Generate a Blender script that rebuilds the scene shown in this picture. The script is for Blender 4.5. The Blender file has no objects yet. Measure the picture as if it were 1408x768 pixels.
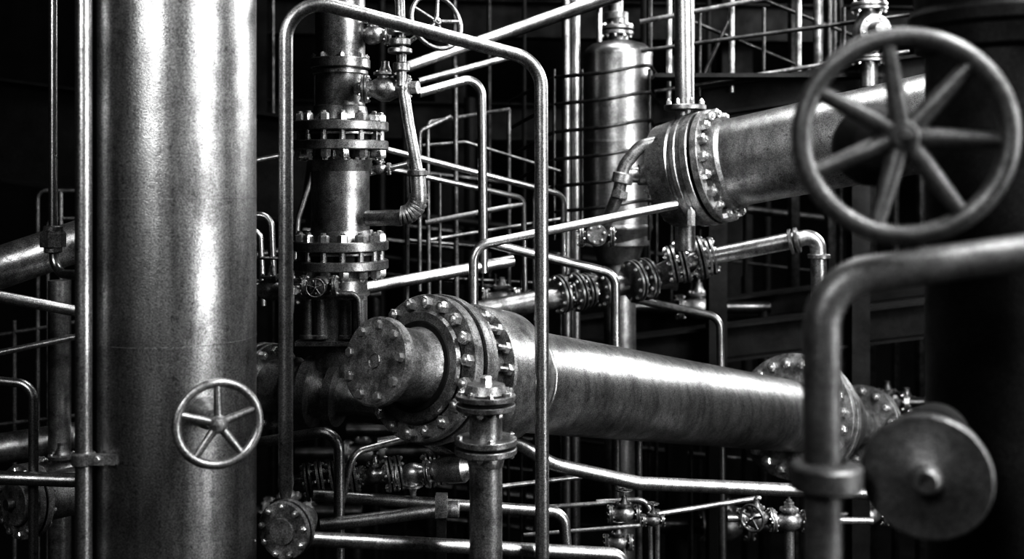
import bpy, math, random
from mathutils import Vector, Matrix
random.seed(7)
F=1500.0; HV=250.0; H=4.5
def P(u,v,d): return Vector(((u-704)/F*d, d, min(10.97,max(.01,H+(HV-v)/F*d))))
def fl(d): return HV+H*F/d
def ce(d): return HV-6.5*F/d
Zv=Vector((0,0,1))
# ---------------------------------------------------------------- materials
def mat(name, lo, hi, metal=.9, r0=.3, r1=.5, scale=5, bump=.15, grain=.25, p0=.36, p1=.62, streak=0, spot=.7):
    m=bpy.data.materials.new(name); m.use_nodes=True
    n=m.node_tree.nodes; l=m.node_tree.links
    b=n['Principled BSDF']
    geo=n.new('ShaderNodeNewGeometry')
    n1=n.new('ShaderNodeTexNoise'); n1.inputs['Scale'].default_value=scale; n1.inputs['Detail'].default_value=12; n1.inputs['Roughness'].default_value=.68
    l.new(geo.outputs['Position'],n1.inputs['Vector'])
    n2=n.new('ShaderNodeTexNoise'); n2.inputs['Scale'].default_value=210; n2.inputs['Detail'].default_value=3
    l.new(geo.outputs['Position'],n2.inputs['Vector'])
    cr=n.new('ShaderNodeValToRGB'); cr.color_ramp.elements[0].position=p0; cr.color_ramp.elements[1].position=p1
    cr.color_ramp.elements[0].color=(lo,lo,lo,1); cr.color_ramp.elements[1].color=(hi,hi,hi,1)
    l.new(n1.outputs['Fac'],cr.inputs['Fac'])
    mr=n.new('ShaderNodeMapRange'); mr.inputs['From Min'].default_value=.34; mr.inputs['From Max'].default_value=.66
    mr.inputs['To Min'].default_value=1-grain; mr.inputs['To Max'].default_value=1+grain
    l.new(n2.outputs['Fac'],mr.inputs['Value'])
    mp=n.new('ShaderNodeMapping'); mp.inputs['Scale'].default_value=(9,9,1.1); l.new(geo.outputs['Position'],mp.inputs['Vector'])
    n3=n.new('ShaderNodeTexNoise'); n3.inputs['Scale'].default_value=2.2; n3.inputs['Detail'].default_value=8; n3.inputs['Roughness'].default_value=.65
    l.new(mp.outputs['Vector'],n3.inputs['Vector'])
    ms=n.new('ShaderNodeMapRange'); ms.inputs['From Min'].default_value=.36; ms.inputs['From Max'].default_value=.56
    ms.inputs['To Min'].default_value=1-streak; ms.inputs['To Max'].default_value=1
    l.new(n3.outputs['Fac'],ms.inputs['Value'])
    n4=n.new('ShaderNodeTexNoise'); n4.inputs['Scale'].default_value=38; n4.inputs['Detail'].default_value=5
    l.new(geo.outputs['Position'],n4.inputs['Vector'])
    m4=n.new('ShaderNodeMapRange'); m4.inputs['From Min'].default_value=.28; m4.inputs['From Max'].default_value=.38
    m4.inputs['To Min'].default_value=spot; m4.inputs['To Max'].default_value=1; l.new(n4.outputs['Fac'],m4.inputs['Value'])
    q1=n.new('ShaderNodeMath'); q1.operation='MULTIPLY'; l.new(mr.outputs['Result'],q1.inputs[0]); l.new(ms.outputs['Result'],q1.inputs[1])
    q2=n.new('ShaderNodeMath'); q2.operation='MULTIPLY'; l.new(q1.outputs[0],q2.inputs[0]); l.new(m4.outputs['Result'],q2.inputs[1])
    mx=n.new('ShaderNodeVectorMath'); mx.operation='SCALE'
    l.new(cr.outputs['Color'],mx.inputs[0]); l.new(q2.outputs[0],mx.inputs['Scale'])
    l.new(mx.outputs['Vector'],b.inputs['Base Color'])
    rr=n.new('ShaderNodeMapRange'); rr.inputs['From Min'].default_value=.3; rr.inputs['From Max'].default_value=.7
    rr.inputs['To Min'].default_value=r1; rr.inputs['To Max'].default_value=r0
    l.new(n1.outputs['Fac'],rr.inputs['Value']); l.new(rr.outputs['Result'],b.inputs['Roughness'])
    bp=n.new('ShaderNodeBump'); bp.inputs['Strength'].default_value=bump; bp.inputs['Distance'].default_value=.003
    l.new(n2.outputs['Fac'],bp.inputs['Height']); l.new(bp.outputs['Normal'],b.inputs['Normal'])
    b.inputs['Metallic'].default_value=metal
    return m
STEEL=mat('brushed_steel',.27,.58,.92,.28,.43,3.5,.25,.42,streak=.30,spot=.6)
WORN=mat('worn_steel',.17,.58,.82,.27,.46,6,.3,.42,streak=.25,spot=.55)
CAST=mat('cast_iron',.12,.38,.7,.32,.5,9,.4,.45,streak=.2)
BOLT=mat('bolt_steel',.5,.85,.85,.22,.36,20,.1,.25)
PAINT=mat('dark_painted_iron',.012,.035,.3,.5,.65,6,.4,.5)
RAILM=mat('rail_steel',.28,.55,.93,.24,.38,6,.15,.3)
BLACK=mat('black_rubber',.01,.03,0,.5,.7,12)
WALL=mat('near_black_wall',.003,.012,0,.8,.95,1.2,.3)  # near-black mottled tone for walls, floor and ceiling
BEAM=mat('structural_steel',.006,.022,.2,.5,.7,3,.3,.5)
DIM=mat('dimmed_far_steel',.04,.14,.85,.3,.45,8,.2,.4)  # darker copy of the rail steel; far runs' dimness put into the colour
FORE=mat('weathered_iron',.09,.2,.6,.38,.52,8,.4,.4)
FACE=mat('pitted_cover_plate',.10,.34,.3,.38,.55,14,.5,.5,streak=.3,spot=.4)
MATS=[STEEL,WORN,CAST,BOLT,PAINT,RAILM,BLACK,WALL,BEAM,DIM,FORE,FACE]
S,W,C,B,PT,R_,K,WL,BM,DM,FG,FC=range(12)
# ---------------------------------------------------------------- mesh kit
def frame(a):
    a=a.normalized(); h=Zv if abs(a.z)<.9 else Vector((1,0,0))
    x=h.cross(a).normalized(); return x,a.cross(x).normalized(),a
class M:
    def __init__(s): s.v=[];s.f=[];s.m=[]
    def lathe(s,prof,o,ax,seg=40,mt=0,phase=0):
        x,y,a=frame(ax); rings=[]
        for t,r in prof:
            c=o+a*t
            if r<=1e-6: rings.append([len(s.v)]); s.v.append(c)
            else:
                rings.append(list(range(len(s.v),len(s.v)+seg)))
                for i in range(seg):
                    q=2*math.pi*i/seg+phase
                    s.v.append(c+x*(r*math.cos(q))+y*(r*math.sin(q)))
        for A,Bq in zip(rings,rings[1:]):
            for i in range(seg):
                j=(i+1)%seg
                if len(A)==1 and len(Bq)==1: continue
                if len(A)==1: f=(A[0],Bq[j],Bq[i])
                elif len(Bq)==1: f=(A[i],A[j],Bq[0])
                else: f=(A[i],A[j],Bq[j],Bq[i])
                s.f.append(f); s.m.append(mt)
        return s
    def cyl(s,p0,p1,r,r2=None,seg=24,mt=0,ch=.0):
        r2=r if r2 is None else r2; d=p1-p0; L=d.length; c=ch or min(r*.08,L*.1)
        return s.lathe([(0,0),(0,r-c),(c,r),(L-c,r2),(L,r2-c),(L,0)],p0,d,seg,mt)
    def disc(s,o,ax,R,th,mt=0,seg=48):
        c=min(.005,th*.15)
        return s.lathe([(-th/2,0),(-th/2,R-c),(-th/2+c,R),(th/2-c,R),(th/2,R-c),(th/2,0)],o,ax,seg,mt)
    def hexa(s,o,ax,r,h,mt=B,ph=0):
        return s.lathe([(0,0),(0,r),(h*.8,r),(h,r*.8),(h,0)],o,ax,6,mt,ph)
    def box(s,c,ax,ay,az,dx,dy,dz,mt=0):
        b=len(s.v)
        for i in (-1,1):
            for j in (-1,1):
                for k in (-1,1): s.v.append(c+ax*(i*dx/2)+ay*(j*dy/2)+az*(k*dz/2))
        for q in ((0,1,3,2),(4,6,7,5),(0,4,5,1),(2,3,7,6),(0,2,6,4),(1,5,7,3)):
            s.f.append(tuple(b+i for i in q)); s.m.append(mt)
        return s
    def tube(s,pts,r,bend=.1,seg=16,mt=0,closed=False,fit=False):
        if not closed:
            out=[pts[0]]
            for i in range(1,len(pts)-1):
                p0,p,p1=pts[i-1],pts[i],pts[i+1]
                a=(p0-p);b_=(p1-p);la,lb=a.length,b_.length;a.normalize();b_.normalize()
                ang=a.angle(b_)
                if ang>math.pi-.03: out.append(p);continue
                t=min(bend/math.tan(ang/2),la*.48,lb*.48); rad=t*math.tan(ang/2)
                c=p+(a+b_).normalized()*(rad/math.sin(ang/2))
                A=p+a*t;Bp=p+b_*t; tot=math.pi-ang
                n=max(3,int(tot/.13)); nrm=(A-c).cross(Bp-c).normalized()
                for k in range(n+1):
                    out.append(c+Matrix.Rotation(tot*k/n,3,nrm)@(A-c))
            out.append(pts[-1]); pts=out
        n=len(pts); tang=[]
        for i in range(n):
            if closed: t=pts[(i+1)%n]-pts[i-1]
            elif i==0: t=pts[1]-pts[0]
            elif i==n-1: t=pts[-1]-pts[-2]
            else: t=(pts[i+1]-pts[i]).normalized()+(pts[i]-pts[i-1]).normalized()
            tang.append(t.normalized())
        x,y,_=frame(tang[0]); rings=[]
        for i in range(n):
            t=tang[i]; x=(x-t*x.dot(t)).normalized(); y=t.cross(x)
            rings.append(list(range(len(s.v),len(s.v)+seg)))
            rr=r[i] if isinstance(r,list) else r
            for k in range(seg):
                q=2*math.pi*k/seg; s.v.append(pts[i]+x*rr*math.cos(q)+y*rr*math.sin(q))
        rg=zip(rings,rings[1:]+([rings[0]] if closed else []))
        for A,Bq in rg:
            for i in range(seg):
                j=(i+1)%seg; s.f.append((A[i],A[j],Bq[j],Bq[i])); s.m.append(mt)
        if not closed:
            s.f.append(tuple(reversed(rings[0])));s.m.append(mt); s.f.append(tuple(rings[-1]));s.m.append(mt)
        return s
    def bolts(s,o,ax,Rb,n,br,h,ph=.2,mt=B,stud=True):
        x,y,a=frame(ax)
        for i in range(n):
            q=2*math.pi*i/n+ph; c=o+x*(Rb*math.cos(q))+y*(Rb*math.sin(q))
            s.hexa(c,a,br,h,mt,i*.7)
            if stud: s.lathe([(h*.9,br*.5),(h*1.25,br*.5),(h*1.3,br*.4),(h*1.3,0)],c,a,10,mt)
    def flange(s,o,ax,R,th,n=12,br=None,mt=W,gap=.012,pair=True,bh=None):
        a=ax.normalized(); br=br or R*.085; bh=bh or br*1.1
        if pair:
            s.disc(o-a*(th/2+gap/2),a,R,th,mt); s.disc(o+a*(th/2+gap/2),a,R,th,mt)
            s.disc(o,a,R*.8,gap*1.2,K); e=th+gap/2
        else: s.disc(o,a,R,th,mt); e=th/2
        s.bolts(o+a*e,a,R*.84,n,br,bh,mt=B); s.bolts(o-a*e,-a,R*.84,n,br,bh,mt=B)
    def wheel(s,o,nrm,R,rr,ns=5,mt=C,ph=.3,dish=.0,hub=.16,k0=1.0,k1=.72):
        x,y,a=frame(nrm)
        s.tube([o+x*R*math.cos(2*math.pi*i/72)+y*R*math.sin(2*math.pi*i/72) for i in range(72)],rr,seg=18,mt=mt,closed=True)
        ho=o-a*dish
        for i in range(ns):
            q=ph+2*math.pi*i/ns; d=x*math.cos(q)+y*math.sin(q)
            s.cyl(ho+d*R*hub*.6,o+d*(R-rr*.3),rr*k0,rr*k1,14,mt)
        s.lathe([(-rr*1.7,0),(-rr*1.7,R*hub*.8),(-rr*1.4,R*hub),(rr*.9,R*hub),(rr*1.3,R*hub*.75),(rr*1.5,R*hub*.7),(rr*1.5,0)],ho,a,28,mt)
        s.hexa(ho+a*rr*1.4,a,R*hub*.5,rr*1.1,B if mt!=FG else FG); s.cyl(ho+a*rr*2.2,ho+a*rr*3.0,R*hub*.2,seg=10,mt=B if mt!=FG else FG)
    def build(s,name):
        if not s.v: return
        mn=Vector((min(v[i] for v in s.v) for i in range(3))); mxx=Vector((max(v[i] for v in s.v) for i in range(3)))
        c=(mn+mxx)/2
        me=bpy.data.meshes.new(name); me.from_pydata([v-c for v in s.v],[],s.f)
        used=sorted(set(s.m)); 
        for u in used: me.materials.append(MATS[u])
        ix={u:i for i,u in enumerate(used)}
        me.polygons.foreach_set('material_index',[ix[q] for q in s.m])
        me.polygons.foreach_set('use_smooth',[True]*len(s.f))
        import bmesh
        bm=bmesh.new(); bm.from_mesh(me); bmesh.ops.recalc_face_normals(bm,faces=bm.faces); bm.to_mesh(me); bm.free()
        me.set_sharp_from_angle(angle=math.radians(32))
        o=bpy.data.objects.new(name,me); bpy.context.scene.collection.objects.link(o); o.location=c
        return o
def run(m,pts,r,bend=22,mt=R_,seg=16,fit=False):
    d=sum(p[2] for p in pts)/len(pts)
    m.tube([P(*p) for p in pts],r*d/F,bend*d/F,seg,mt); return m
def runs(name,lst,mt=R_):
    m=M()
    for q in lst:
        run(m,q[0],q[1],q[2] if len(q)>2 else 20,q[3] if len(q)>3 else mt,12 if q[1]<8 else 20)
    return m.build(name)
def valve(m,o,ax,s,up=Zv,wheel=True,mt=C):
    a=ax.normalized()
    m.lathe([(-1.5*s,.55*s),(-1.1*s,.55*s),(-.7*s,.75*s),(-.3*s,.95*s),(.3*s,.95*s),(.7*s,.75*s),(1.1*s,.55*s),(1.5*s,.55*s)],o,a,24,mt)
    for k in (-1,1): m.flange(o+a*k*1.5*s,a,1.05*s,.2*s,8,.12*s,W,gap=.04*s)
    m.lathe([(0,.6*s),(.95*s,.6*s),(1.0*s,.9*s),(1.2*s,.9*s),(1.25*s,.5*s),(1.7*s,.3*s),(2.0*s,.3*s),(2.05*s,0)],o,up,20,mt)
    m.bolts(o+up*1.2*s,up,.72*s,6,.1*s,.1*s)
    if wheel:
        m.cyl(o+up*2*s,o+up*2.8*s,.1*s,seg=10,mt=B); m.wheel(o+up*2.7*s,up,.9*s,.09*s,5,C)
# ================================================================ shell
X,Y=Vector((1,0,0)),Vector((0,1,0))
def bx(name,c,d,mt):
    m=M(); m.box(Vector(c),X,Y,Zv,*d,mt); return m.build(name)
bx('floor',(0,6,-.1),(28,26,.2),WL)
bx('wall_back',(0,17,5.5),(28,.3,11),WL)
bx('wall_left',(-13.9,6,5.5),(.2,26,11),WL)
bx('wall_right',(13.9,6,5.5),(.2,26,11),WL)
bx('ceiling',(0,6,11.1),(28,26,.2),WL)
def ibeam(m,p0,p1,h,w,mt=BM,t=.02):
    d=p1-p0; L=d.length; a=d.normalized(); s=a.cross(Zv).normalized(); u=s.cross(a); c=(p0+p1)/2
    m.box(c,a,s,u,L,t,h,mt); m.box(c+u*h/2,a,s,u,L,w,t*1.2,mt); m.box(c-u*h/2,a,s,u,L,w,t*1.2,mt)
# ================================================================ big column
m=M(); d=4.0; c=P(239,0,d); c.z=0; r=.296
m.lathe([(0,0),(0,r+.08),(.04,r+.08),(.04,r),(10.95,r),(10.95,0)],c,Zv,128,S); m.bolts(c+Zv*.04,Zv,r+.05,16,.02,.02)
for vv in (462,272):
    z=P(0,vv,d).z; m.lathe([(-.0015,r-.001),(-.0012,r+.0012),(.0012,r+.0012),(.0015,r-.001)],Vector((c.x,c.y,z)),Zv,128,C)
m.build('steel_column_pipe')
m=M(); run(m,[(115,fl(3.75),3.75),(115,ce(3.75),3.75)],11.5,mt=S,seg=24)
q=P(115,630,3.75); m.disc(q,Zv,.04,.045,C); m.box(P(140,631,3.73),X,Y,Zv,.10,.03,.035,C); m.hexa(P(134,631,3.715),-Y,.011,.012)
m.build('clamped_conduit_pipe')
m=M(); nr=Vector((.42,-.9,0.05)).normalized(); o=P(300,582,3.52)
m.wheel(o,nr,.131,.0145,5,W,.32,0,.22,1.0,.75); m.cyl(o-nr*.24,o,.018,mt=B); m.lathe([(-.26,.05),(-.16,.045),(-.12,.03),(-.1,.03),(-.1,0)],o,nr,20,C)
m.build('valve_handwheel')
# ================================================================ left edge group
m=M(); run(m,[(73,ce(4.6),4.6),(73,325,4.6)],6,mt=R_)
run(m,[(73,325,4.6),(75,376,4.6),(180,380,4.3)],6.5,26,R_)
o=P(73,328,4.6); m.hexa(o-Zv*.035,Zv,.052,.07,C); m.disc(o+Zv*.04,Zv,.04,.03,C); m.disc(o-Zv*.045,Zv,.036,.03,C); m.build('instrument_line_pipe')
runs('insulated_feed_pipe',[([(-150,418,5.0),(260,280,5.4)],29,20,W)])
runs('horizontal_service_pipe',[([(-120,385,4.8),(200,445,5.2)],8,20,S)])
runs('bent_drain_pipe',[([(-120,512,4.6),(46,528,4.6),(46,fl(4.6),4.6)],6.5,24,S)])
runs('lower_service_pipe',[([(-120,652,4.5),(220,664,4.6)],9.5,20,S)])
runs('large_return_pipe',[([(-150,640,6),(300,570,6.6)],21,20,W)])
runs('side_guard_railing',[([(-100,505,5.6),(190,445,5.8)],4.5,20,W),([(-60,470,7),(120,440,7)],3),
   ([(52,fl(7),7),(52,262,7),(200,262,7)],3,12),([(66,fl(7),7),(66,300,7),(200,300,7)],2.5,12),([(84,262,7),(84,fl(7),7)],3),([(20,440,7),(20,fl(7),7)],3),([(-60,590,7),(200,560,7)],3)],C)
runs('vertical_riser_pipe',[([(82,385,6.2),(82,fl(6.2),6.2)],15,20,W)])
m=M(); ax=Vector((-.55,-.83,.05)).normalized(); o=P(36,688,4.95); m.flange(o,ax,.168,.03,12,.017,FC); m.cyl(o-ax*.7,o,.11,mt=W); m.disc(o+ax*.05,ax,.10,.03,FC); m.cyl(o+ax*.05,o+ax*.1,.025,mt=C); m.build('blind_flange_end_cap')
o=P(86,650,6.0);m=M(); valve(m,o,X,.085,wheel=False); m.build('small_gate_valve')
m=M(); ibeam(m,P(-200,150,8.5),P(420,235,8.0),.75,.3); m.build('roof_support_beam')
# ================================================================ loop pipe
m=M(); run(m,[(393,650,4.15),(393,-8,4.15),(744,84,4.4),(748,fl(4.4),4.4)],9.8,48,S,24)
o=P(393,650,4.15); m.lathe([(.0,.028),(-.04,.031),(-.1,.019),(-.17,.019)],o,Zv,24,S)
o=P(393,694,4.15); m.disc(o,Zv,.05,.02,W); 
ax=Vector((-.35,-.93,0)).normalized(); o=P(394,727,4.1); m.flange(o,ax,.108,.02,9,.0125,FC,pair=True); m.disc(o+ax*.03,ax,.05,.012,FC)
m.lathe([(0,.07),(.1,.07),(.16,.04)],o,-ax,24,C)
m.tube([P(394,690,4.15),P(394,727,4.15)],.03,mt=C)
run(m,[(425,740,4.2),(855,762,4.6),(870,900,4.6)],9.5,22,S,20)
m.build('loop_pipe_with_flange_valve')
# ================================================================ flanged vertical riser
m=M(); d=5.2; k=d/F
def cz(v): return P(468,v,d)
m.cyl(cz(152),P(468,ce(d),d),34*k,seg=56,mt=W)
m.cyl(cz(340),cz(175),40*k,seg=56,mt=W); m.cyl(cz(470),cz(340),37*k,seg=56,mt=W)
m.disc(cz(88),Zv,41*k,14*k,W); m.disc(cz(100),Zv,38*k,6*k,W); m.bolts(cz(82),Zv,36*k,8,4*k,6*k)
m.lathe([(0,40*k),(18*k,36*k),(20*k,34*k)],cz(165),Zv,48,W)
for v in (187,350):
    for e,th in ((-13,13),(13,13)): m.disc(cz(v+e),Zv,66*k,th*k,W,72)
    m.disc(cz(v),Zv,52*k,18*k,K); m.disc(cz(v-3),Zv,58*k,4*k,W)
    m.bolts(cz(v-19.5),Zv,56*k,14,7.5*k,10*k); m.bolts(cz(v+19.5),-Zv,56*k,14,7.5*k,11*k)
    x,y,a=frame(Zv)
    for i in range(14):
        q=2*math.pi*i/14+.2; c=cz(v)+x*(56*k*math.cos(q))+y*(56*k*math.sin(q)); m.cyl(c-Zv*.04,c+Zv*.04,4.5*k,seg=8,mt=B)
m.lathe([(-14*k,44*k),(-30*k,40.5*k)],cz(205),Zv,48,W); m.lathe([(14*k,46*k),(34*k,40.5*k)],cz(350),Zv,48,W); m.lathe([(-14*k,46*k),(-34*k,37.5*k)],cz(350),Zv,48,W)
for du in (-46,-28,8,26):
    q=P(468+du,436,d-.12); m.cyl(q-Zv*.09,q+Zv*.09,8*k,seg=20,mt=C); m.disc(q+Zv*.09,Zv,10*k,.02,W); m.disc(q-Zv*.09,Zv,10*k,.02,W)
m.box(P(458,405,d-.05),X,Y,Zv,92*k,.22,6*k,C); m.box(P(458,468,d-.05),X,Y,Zv,92*k,.22,6*k,C)
m.tube([P(495,462,d-.18),P(493,404,d-.18),P(420,404,d-.18)],4*k,12*k,12,C)
m.lathe([(0,37*k),(-.1,40*k),(-.25,40*k)],cz(465),Zv,40,C)
ax=(P(520,548,5.4)-P(300,522,5.5)).normalized()
m.cyl(P(300,522,5.5),P(545,550,5.4),36*k,seg=40,mt=C)
axn=Vector((.86,-.5,0)).normalized()
o=P(366,530,5.2); m.flange(o,axn,.205,.035,14,.02,W) 
m.cyl(o-axn*.6,o,.13,mt=C)
m.lathe([(0,.13),(.12,.13),(.13,.15),(.15,.15),(.16,.13),(.2,.13),(.21,.165),(.26,.165),(.27,.12),(.33,.11),(.34,.15),(.38,.15),(.39,.1),(.46,.08),(.6,.08)],o,(ax+axn*.4).normalized(),40,W)
m.build('flanged_riser_pipe')
# top valves cluster
m=M(); d=5.0;k=d/F
valve(m,P(530,122,5.05),X,19*k,wheel=False,mt=W); 
run(m,[(490,122,5.1),(575,120,5.0)],9,mt=W)
run(m,[(552,118,5),(552,72,5),(548,-60,5.0)],7,mt=W); m.disc(P(550,70,5),Zv,17*k,7*k,W);m.disc(P(550,58,5),Zv,15*k,10*k,C);m.disc(P(549,44,5),Zv,17*k,6*k,W);m.hexa(P(549,36,5),Zv,11*k,14*k,C)
m.disc(P(552,92,5),Zv,12*k,12*k,W)
valve(m,P(512,48,5.2),X,15*k,wheel=False,mt=W)
nr=Vector((.55,-.8,.25)).normalized(); m.wheel(P(600,30,4.9),nr,38*k,3.3*k,5,W,.1,0,.17); m.cyl(P(600,30,4.9),P(600,30,4.9)-nr*.4,3.5*k,mt=B)
m.tube([P(555,125,4.98),P(562,170,4.98),P(574,235,4.98)],8*k,.1,20,W)
m.tube([P(574,232,4.98),P(578,298,4.98),P(505,300,5.1)],11*k,28*k,20,W)
for t in range(9):
    q=t/8*math.pi/2; c=P(552+24*math.cos(q),268+28*math.sin(q),4.99); a=P(552+24*math.cos(q+.1),268+28*math.sin(q+.1),4.99)-c
    m.disc(c,a,13.5*k,4*k,C,24)
m.disc(P(574,238,4.98),Zv,14*k,8*k,C)
valve(m,P(522,232,5.3),X,9*k,wheel=True); run(m,[(500,240,5.3),(560,225,5.3)],4)
m.build('control_valve_assembly')
# ================================================================ main line
p0=P(705,521,5.0); p1=P(1100,573,7.4); a=(p1-p0).normalized()
def A(t): return p0+a*t
m=M(); rp=.236
m.cyl(A(-.4),A(3.2),rp,seg=96,mt=S,ch=.001)
m.lathe([(-.36,.2),(-.36,.292),(-.352,.30),(-.12,.30),(-.10,.292),(-.09,.262),(-.02,.25),(0,rp)],A(0),a,96,W)
m.cyl(A(-.66),A(-.3),.2,mt=K,seg=48)
m.disc(A(-.60),a,.305,.05,FC,96); m.disc(A(-.54),a,.315,.04,W,96); m.disc(A(-.57),a,.29,.02,K,96)
m.disc(A(-.495),a,.305,.03,W,96)
m.bolts(A(-.625),-a,.268,18,.027,.032); m.bolts(A(-.48),a,.268,18,.027,.032)
x,y,_=frame(a)
for i in range(18):
    q=2*math.pi*i/18+.2; c=A(0)+x*.268*math.cos(q)+y*.268*math.sin(q); m.cyl(c-a*.48,c-a*.34,.013,seg=8,mt=B); m.hexa(c-a*.392,a,.026,.03)
m.lathe([(-.64,.235),(-.655,.225),(-.655,.165),(-.70,.15),(-.86,.15)],A(0),a,72,C)
m.lathe([(-.84,.13),(-.845,.172),(-.85,.178),(-.885,.178),(-.892,.17),(-.892,.0)],A(0),a,72,FC)
m.bolts(A(-.892),-a,.143,9,.02,.018,ph=.2,stud=False)
m.tube([A(-.893)+x*.03*math.cos(q*.785)+y*.03*math.sin(q*.785) for q in range(8)],.004,seg=8,mt=W,closed=True)
m.lathe([(.014,rp),(.02,rp+.002),(.026,rp)],A(0),a,96,W)
m.flange(A(3.12),a,.42,.06,20,.036,FC,gap=.02)
m.lathe([(3.2,.30),(3.6,.30),(3.7,.26),(3.75,.15)],A(0),a,64,W)
m.cyl(A(3.7),A(4.9),.15,seg=48,mt=W); m.flange(A(4.3),a,.30,.05,14,.028,C)
m.build('main_flanged_pipeline')
m=M(); d=4.15;k=d/F
def q_(v): return P(668,v,d)
m.cyl(P(670,fl(d),d),q_(560),22.5*k,seg=40,mt=W)
m.flange(q_(612),Zv,43*k,9*k,4,4*k,W,gap=4*k); m.flange(q_(552),Zv,41*k,8*k,8,5*k,W,gap=5*k)
m.lathe([(0,24*k),(10*k,26*k),(18*k,24*k)],q_(640),Zv,32,W); m.lathe([(0,30*k),(12*k,26*k),(14*k,0)],q_(540),Zv,32,C)
m.hexa(q_(528),Zv,9*k,12*k)
m.build('flanged_standpipe')
# ================================================================ upper right line
b0=P(948,236,6.2); b1=P(1240,176,5.55); a2=(b1-b0).normalized()
def A2(t): return b0+a2*t
m=M(); m.cyl(A2(.1),A2(2.2),.245,seg=80,mt=S)
m.lathe([(-.15,0),(-.15,.2),(-.14,.28),(-.13,.295),(.0,.31),(.01,.30),(.02,.30),(.03,.315),(.09,.315),(.1,.305)],A2(0),a2,80,W)
m.disc(A2(.05),a2,.322,.03,W,80);m.disc(A2(.115),a2,.325,.045,W,80);m.disc(A2(.175),a2,.32,.045,FC,80); m.lathe([(.2,.265),(.27,.262),(.29,.245)],A2(0),a2,64,C)
m.bolts(A2(.197),a2,.288,18,.029,.04)
m.bolts(A2(-.145),-a2,.24,12,.026,.03)
o=P(950,300,5.95); m.hexa(o-Zv*.04,Zv,.025,.09); m.lathe([(0,.012),(.12,.012),(.12,0)],o,Zv,10,B)
m.disc(P(948,165,6.15),Zv,.06,.03,C);m.disc(P(942,148,6.2),Zv,.12,.03,W); m.bolts(P(942,144,6.2),Zv,.1,8,.014,.025); m.cyl(P(942,180,6.2),P(940,-20,6.2),.055,mt=S)
m.cyl(P(942,300,6.3),P(942,345,6.3),.06,mt=W)
m.build('overhead_flanged_pipeline')
m=M(); 
hp=[P(920,192,6.1),P(880,200,6.1),P(858,228,6.1),P(850,268,6.1),P(834,305,6.2),P(822,330,6.3)]
m.tube(hp,.036,.14,20,C)
m.disc(P(856,245,6.1),hp[3]-hp[2],.058,.06,C); m.hexa(P(853,262,6.1),hp[3]-hp[2],.05,.05,C); m.disc(P(892,240,6.15),X,.06,.12,C); m.disc(P(878,240,6.15),X,.045,.16,W); m.disc(P(820,322,6.2),Y,.06,.06,C); m.bolts(P(820,322,6.17),-Y,.045,6,.01,.01)
m.build('curved_relief_pipe')
# ================================================================ tank
m=M(); d=8.2;k=d/F; o=P(850,315,d); Ht=(315-75)*k
m.lathe([(-.25,.0),(-.25,.15),(-.1,.2),(0,47*k),(0.02,48*k),(.04,47*k)],o,Zv,64,S)
m.cyl(o+Zv*.03,o+Zv*Ht,47*k,seg=72,mt=S,ch=.001); m.lathe([(Ht*.5-.01,47*k),(Ht*.5-.008,47.8*k),(Ht*.5+.008,47.8*k),(Ht*.5+.01,47*k)],o,Zv,72,W)
m.lathe([(Ht-.01,47.5*k),(Ht+2*k,47.5*k),(Ht+8*k,44*k),(Ht+14*k,36*k),(Ht+18*k,22*k),(Ht+19*k,14*k),(Ht+50*k,14*k),(Ht+50*k,0)],o,Zv,64,S)
m.flange(P(848,42,d),Zv,23*k,5*k,10,2.5*k,W); m.disc(P(848,22,d),Zv,16*k,10*k,C); m.cyl(P(848,30,d),P(848,ce(d),d),9*k,mt=W)
m.cyl(P(855,fl(d),d),P(852,335,d),22*k,seg=40,mt=W); m.disc(P(855,330,d),Zv,38*k,14*k,C)
m.build('pressure_vessel_tank')
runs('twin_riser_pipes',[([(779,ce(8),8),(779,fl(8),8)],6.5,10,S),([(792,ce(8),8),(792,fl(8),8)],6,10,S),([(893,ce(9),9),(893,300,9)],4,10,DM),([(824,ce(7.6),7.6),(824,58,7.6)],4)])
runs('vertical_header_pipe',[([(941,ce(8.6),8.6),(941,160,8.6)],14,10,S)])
# ================================================================ small bore runs centre
runs('small_bore_bypass_pipe',[([(651,560,5.6),(651,338,5.6),(930,281,5.9)],6.5,26,R_)])
runs('bent_instrument_pipe',[([(672,334,6.2),(846,376,6.4),(850,fl(6.4),6.4)],6.5,22,R_)])
runs('bent_drain_pipe',[([(868,410,7.1),(990,436,7.1),(998,fl(7.1),7.1)],5.5,20,R_)])
runs('cross_feed_pipe',[([(500,396,5.9),(705,358,6.3)],8.5,20,S)])
runs('bent_vent_pipe',[([(575,128,6.0),(662,104,6.2),(665,375,6.2)],6.5,22,R_),([(560,92,6.3),(860,-15,7)],7.5,20,W),([(575,112,6.3),(700,78,6.6)],5,20,W)])
runs('overhead_crossing_pipe',[([(690,52,7.5),(1100,-88,7.5)],5,20,DM)])
runs('walkway_railing',[
 ([(510,200,6.6),(775,268,7),(775,430,7)],4.5,16,R_),([(535,232,6.6),(720,272,7),(722,430,7)],4,14,R_),
 ([(585,306,6.9),(720,280,7)],4,20,R_),([(577,400,6.9),(577,180,6.9),(620,160,7)],3,10),([(590,430,7),(588,168,7),(700,150,7.6)],3,10),
 ([(628,430,7.1),(626,90,7.1)],3.5),([(560,205,7),(560,430,7)],3),([(605,240,7),(605,420,7)],2.2),([(700,150,7.6),(700,440,7.6)],3),([(735,262,7),(735,440,7)],3),
 ([(580,200,7.2),(640,195,7.4),(770,235,7.6)],2.5,15),([(588,330,7),(775,300,7.3)],2.5)],C)
m=M(); 
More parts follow.
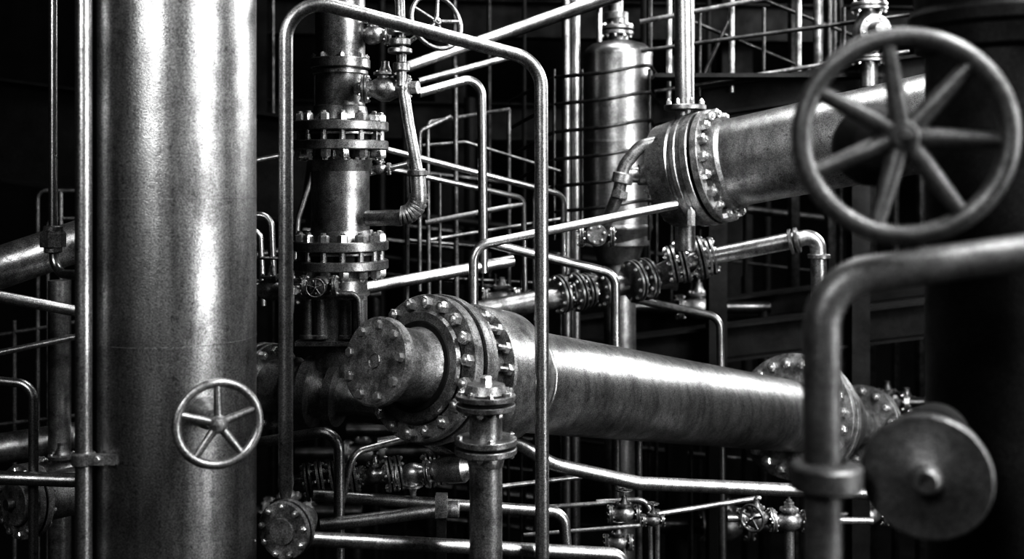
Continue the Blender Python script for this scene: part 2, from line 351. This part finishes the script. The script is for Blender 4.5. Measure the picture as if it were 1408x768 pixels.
for i,v in enumerate((100,137,175,213,250,285)):
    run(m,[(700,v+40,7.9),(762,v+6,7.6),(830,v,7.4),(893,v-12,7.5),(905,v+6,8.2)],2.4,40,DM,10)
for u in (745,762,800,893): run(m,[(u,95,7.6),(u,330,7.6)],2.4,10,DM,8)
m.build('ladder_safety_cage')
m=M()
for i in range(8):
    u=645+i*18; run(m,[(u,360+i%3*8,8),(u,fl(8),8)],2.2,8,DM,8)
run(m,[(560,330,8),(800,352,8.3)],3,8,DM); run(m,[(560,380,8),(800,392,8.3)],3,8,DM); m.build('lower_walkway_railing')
# ================================================================ mid flanged valve line
m=M(); d=6.9;k=d/F
run(m,[(640,432,6.8),(770,408,6.9),(900,382,7.0)],15,10,W,24)
ax=(P(900,382,7.0)-P(770,408,6.9)).normalized()
for u,v,R in ((770,404,27),(793,401,27),(806,399,24),(828,396,27),(872,386,29),(888,383,29)):
    axr=(ax+Vector((0,.35,0))).normalized(); m.flange(P(u,v,d),axr,R*k,4*k,10,3*k,W,gap=2*k)
valve(m,P(815,398,6.9),ax,16*k,wheel=False,mt=W)
m.lathe([(0,15*k),(28*k,20*k),(34*k,24*k)],P(893,383,6.95),ax,24,W)
ax2=(P(1090,330,6.6)-P(960,355,6.8)).normalized()
m.cyl(P(905,380,6.9),P(945,360,6.8),16*k,mt=W)
for u,v,R in ((925,363,26),(938,359,30),(962,354,30),(976,352,26)): m.flange(P(u,v,6.8),(ax2+Vector((0,.3,0))).normalized(),R*k,4*k,10,3*k,W,gap=2*k)
run(m,[(925,363,6.8),(1100,328,6.6)],12,10,S,20)
run(m,[(1085,332,6.6),(1124,322,6.6),(1127,420,6.6)],11,20,W,20); 
for u,v in ((1088,332),(1096,330)): m.disc(P(u,v,6.6),ax2,17*k,5*k,C)
m.disc(P(1126,352,6.6),Zv,15*k,6*k,C)
m.build('flanged_valve_manifold')
# ================================================================ platforms and beams
m=M(); ibeam(m,P(700,505,8.8),P(1500,410,8.3),.26,.22,BM); ibeam(m,P(780,455,9.5),P(1500,360,9.3),.2,.2)
for u in (760,930,1120,1330): m.box((P(u,470,9)+P(u,fl(9),9))/2,X,Y,Zv,.16,.16,P(u,470,9).z,BM)
m.build('steel_support_frame')
m=M(); ibeam(m,P(890,152,8.2),P(1300,92,7.6),.2,.2); m.box(P(1090,112,8.2),X,Y,Zv,2.2,1.0,.03,BM)
for u in (985,1180): m.box((P(u,125,8.4)+P(u,fl(8.4),8.4))/2,X,Y,Zv,.14,.14,P(u,125,8.4).z,BM)
m.build('access_platform')
L=[]
for u in (920,962,1006,1050,1098,1160,1190): L.append(([(u,-250 if u in(920,1006,1098) else 10,8),(u,140-(u-900)*.12,8)],4 if u in (920,1006,1098) else 2.5,10,W if u in (920,1006,1098) else DM))
L+=[([(880,30,8),(1250,-40,7.7)],3.5,10,C),([(880,70,8),(1250,20,7.7)],3),([(900,125,8),(1250,70,7.7)],3,10,C),([(930,20,8.8),(1170,120,8.8)],3),([(1000,-20,8.8),(1240,75,8.8)],3),
 ([(965,110,8.2),(1005,20,8.2),(1010,-100,8.2)],3),([(1125,0,8.8),(1125,110,8.8)],7,10,C),([(1140,0,8.8),(1140,110,8.8)],3)]
runs('platform_railing',L,DM)
m=M(); valve(m,P(1195,45,7.6),Zv,.12,wheel=False,up=-Y); m.cyl(P(1195,-200,7.6),P(1195,120,7.6),.06,mt=W); m.build('platform_gate_valve')
# ================================================================ bottom zone
runs('bent_service_pipe',[([(330,612,4.75),(466,590,4.65),(470,fl(4.65),4.65)],7.5,24,S),([(520,608,5.0),(575,600,5.0),(640,640,5.0)],7,30,W),([(470,690,4.8),(485,622,4.8),(560,602,5.0)],5,22,W)])
m=M(); d=5.0;k=d/F; ax=(P(640,642,4.9)-P(420,662,5.1)).normalized()
m.cyl(P(405,664,5.1),P(660,640,4.9),11*k,mt=W)
for u,v,R in ((424,662,26),(440,660,26),(458,658,24),(485,656,22),(536,652,24),(548,650,24),(590,646,24),(602,645,22)):
    m.flange(P(u,v,5.0),(ax+Vector((0,.45,0))).normalized(),R*k,4*k,9,2.8*k,W,gap=2*k)
valve(m,P(515,652,5.0),ax,13*k,wheel=False,mt=W); valve(m,P(568,650,4.95),ax,15*k,wheel=False,up=-Zv,mt=W)
m.lathe([(0,15*k),(20*k,20*k),(40*k,20*k),(50*k,12*k)],P(600,646,4.95),ax,24,W)
m.build('lower_valve_manifold')
runs('lower_cross_pipe',[([(440,722,4.6),(615,700,4.7)],9,20,S),([(430,680,4.9),(775,704,5.1),(790,900,5.1)],8,22,S)])
m=M(); m.box(P(607,694,4.55),X,Y,Zv,.05,.06,.09,C); m.disc(P(622,700,4.6),X,.035,.06,C); m.box((P(607,712,4.6)+P(607,fl(4.6),4.6))/2,X,Y,Zv,.04,.04,P(607,712,4.6).z,BM); m.build('pipe_support_bracket')
m=M(); run(m,[(560,592,5.0),(708,606,5.1),(760,638,5.1),(880,664,5.2),(1200,678,5.4)],9.5,60,S,24); m.build('sweeping_bend_pipe')
runs('lower_rail_pipes',[([(790,560,6.6),(792,fl(6.6),6.6)],5.5),([(878,575,6.9),(880,fl(6.9),6.9)],5),([(904,700,6.2),(903,fl(6.2),6.2)],3.5),
 ([(690,668,6),(800,655,6.2)],3.5),([(700,700,6.1),(850,690,6.2)],3.5),([(820,690,6.2),(893,686,6.2),(903,fl(6.2),6.2)],4,16),([(905,706,6.2),(1045,684,6.4)],4),
 ([(720,735,6),(880,722,6)],3),([(950,600,8),(952,fl(8),8)],3,10,DM),([(1060,600,7.9),(1180,608,7.9)],7,20,W)],W)
m=M(); 
for u,v,s in ((858,706,.05),(1040,712,.055),(1085,716,.06),(898,715,.035),(850,745,.045)): valve(m,P(u,v,6.1),X,s,wheel=True,up=Zv)
run(m,[(1000,712,6.1),(1200,716,6.1)],5,mt=W); run(m,[(1085,690,6.1),(1088,fl(6.1),6.1)],7,mt=W); run(m,[(858,706,6.1),(858,fl(6.1),6.1)],5,mt=W)
m.wheel(P(1034,712,5.9),Vector((-.7,-.7,0)),.07,.008,5,C); m.build('sampling_valve_cluster')
m=M()
for pts,r,b in (([(300,215,6.2),(345,222,6.2),(430,205,6.2)],4,20),([(330,296,5.8),(372,296,5.8),(376,400,5.8)],5.5,16),([(330,315,6),(358,318,6),(362,420,6)],4,12),([(400,430,6.2),(410,300,6.2),(430,238,6.2)],4,16),([(340,392,5.6),(440,385,5.6)],5,20),([(300,360,6.4),(470,330,6.4)],5,20)): run(m,pts,r,b,R_)
valve(m,P(372,398,5.6),X,.06); valve(m,P(440,392,4.95),X,.045,up=-Y); m.build('branch_pipe_with_gate_valves')
m=M(); valve(m,P(690,410,7.2),X,.07,wheel=False); valve(m,P(820,325,6.4),X,.06,up=-Y,wheel=False); m.build('branch_gate_valve')
# background pipe rack
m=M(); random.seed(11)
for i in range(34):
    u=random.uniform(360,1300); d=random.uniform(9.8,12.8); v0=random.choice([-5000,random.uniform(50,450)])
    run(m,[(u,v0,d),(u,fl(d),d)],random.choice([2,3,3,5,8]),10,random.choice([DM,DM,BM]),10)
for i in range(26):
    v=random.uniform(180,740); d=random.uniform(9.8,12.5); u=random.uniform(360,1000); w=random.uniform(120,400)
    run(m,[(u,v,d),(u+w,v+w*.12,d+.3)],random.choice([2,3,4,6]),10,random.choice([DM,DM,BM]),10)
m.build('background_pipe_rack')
m=M(); random.seed(3)
for i in range(9):
    o=P(random.uniform(370,1250),random.uniform(400,750),random.uniform(8.3,9.5)); s=random.uniform(.07,.13)
    valve(m,o,X,s,wheel=random.random()<.5); m.cyl(o-X*.6,o+X*.6,s*.5,mt=DM); m.cyl(Vector((o.x+.55,o.y,0)),o+X*.55,s*.45,mt=DM)
m.build('background_valve_bank')
m=M()
for u,d in ((620,14.2),(1010,14.4),(350,14)):
    m.box(Vector((P(u,0,d).x,d,5.4)),X,Y,Zv,.4,.35,10.8,BM)
for v in (20,160,560): ibeam(m,P(200,v,14),P(1500,v+20,14),.45,.3)
m.build('building_steel_frame')
# ================================================================ foreground right
m=M(); d=2.9
c=P(1385,0,d); c.z=0
m.lathe([(0,0),(0,.205),(10.95,.205),(10.95,0)],c,Zv,64,PT)
zt=P(0,75,d).z; m.lathe([(0,.205),(.01,.23),(.06,.235),(.07,.25),(.1,.25),(.12,.235),(.16,.235),(.17,.205)],Vector((c.x,c.y,zt)),Zv,64,PT)
m.build('dark_painted_column')
m=M(); o=P(1243,187,2.15); nr=Vector((-.22,-.97,.0)).normalized()
R=150*2.15/F
m.wheel(o,nr,R-.02,.0205,7,FG,-.06,.012,.17,1.1,.75)
m.cyl(o-nr*.55,o,.022,mt=PT); m.lathe([(-.62,.1),(-.5,.1),(-.45,.07),(-.3,.06),(-.22,.045),(-.2,.045),(-.2,0)],o,nr,32,PT)
m.build('large_valve_handwheel')
m=M(); run(m,[(1560,325,2.2),(1130,385,2.2),(1140,fl(2.2),2.2)],26,75,FG,32)
m.lathe([(-.03,.04),(-.028,.068),(-.022,.072),(.018,.072),(.024,.066),(.03,.04)],P(1136,653,2.2),Zv,40,FG); m.build('foreground_guard_pipe')
m=M(); o=P(1274,657,2.2); nr=Vector((-.40,-.91,.0)).normalized()
m.lathe([(-.03,.10),(-.03,.122),(-.026,.127),(-.004,.127),(.0,.123),(.0,.04),(.006,.03),(.035,.026),(.04,.022),(.04,.012),(.03,.01),(.03,0)],o,nr,64,FG)
m.lathe([(-.42,.0),(-.42,.075),(-.15,.075),(-.14,.112),(-.028,.112)],o,nr,64,PT)
m.build('round_actuator_cap')
# ================================================================ light
def area(name,loc,tgt,sx,sy,e):
    l=bpy.data.lights.new(name,'AREA'); l.shape='RECTANGLE'; l.size=sx; l.size_y=sy; l.energy=e
    o=bpy.data.objects.new(name,l); bpy.context.scene.collection.objects.link(o); o.location=loc
    o.rotation_euler=(Vector(tgt)-Vector(loc)).to_track_quat('-Z','Y').to_euler()
area('high_right_lamp',(4.2,1.0,9.8),(0,5.0,3.8),2.0,3.0,760)  # unseen lamp hung below the closed ceiling for the metal to reflect
area('tank_fill_lamp',(-2.3,-2.0,7.2),(.6,8,4.2),1.0,2.5,170)  # added behind the camera, aimed to brighten the tank
area('overhead_lamp',(1.0,7.0,10.7),(.5,6.0,3.5),3.5,1.5,200)
area('tall_right_lamp',(7.0,-.2,5.8),(-1,5,4.4),1.2,6,460)  # unseen lamp with no window, made tall to stretch the column highlight
area('back_right_fill_lamp',(7.8,10.5,7.6),(0,5.5,3.4),3,3,440)  # added out of frame at back right to brighten the main pipe's top
w=bpy.data.worlds.new('dim_world'); bpy.context.scene.world=w; w.use_nodes=True
w.node_tree.nodes['Background'].inputs[0].default_value=(.5,.5,.5,1); w.node_tree.nodes['Background'].inputs[1].default_value=.01
cam=bpy.data.cameras.new('camera'); co=bpy.data.objects.new('camera',cam); bpy.context.scene.collection.objects.link(co)
co.location=(0,0,H); co.rotation_euler=(math.pi/2,0,0); cam.sensor_width=36; cam.lens=F*36/1408; cam.shift_y=-(384-HV)/1408
cam.dof.use_dof=True; cam.dof.focus_distance=4.9; cam.dof.aperture_fstop=1.5; cam.clip_end=60
bpy.context.scene.camera=co
vs=bpy.context.scene.view_settings
try:
    vs.view_transform='Standard'; vs.look='Very High Contrast'
except Exception as e: print('look',e)
print('VIEW',vs.view_transform,vs.look)
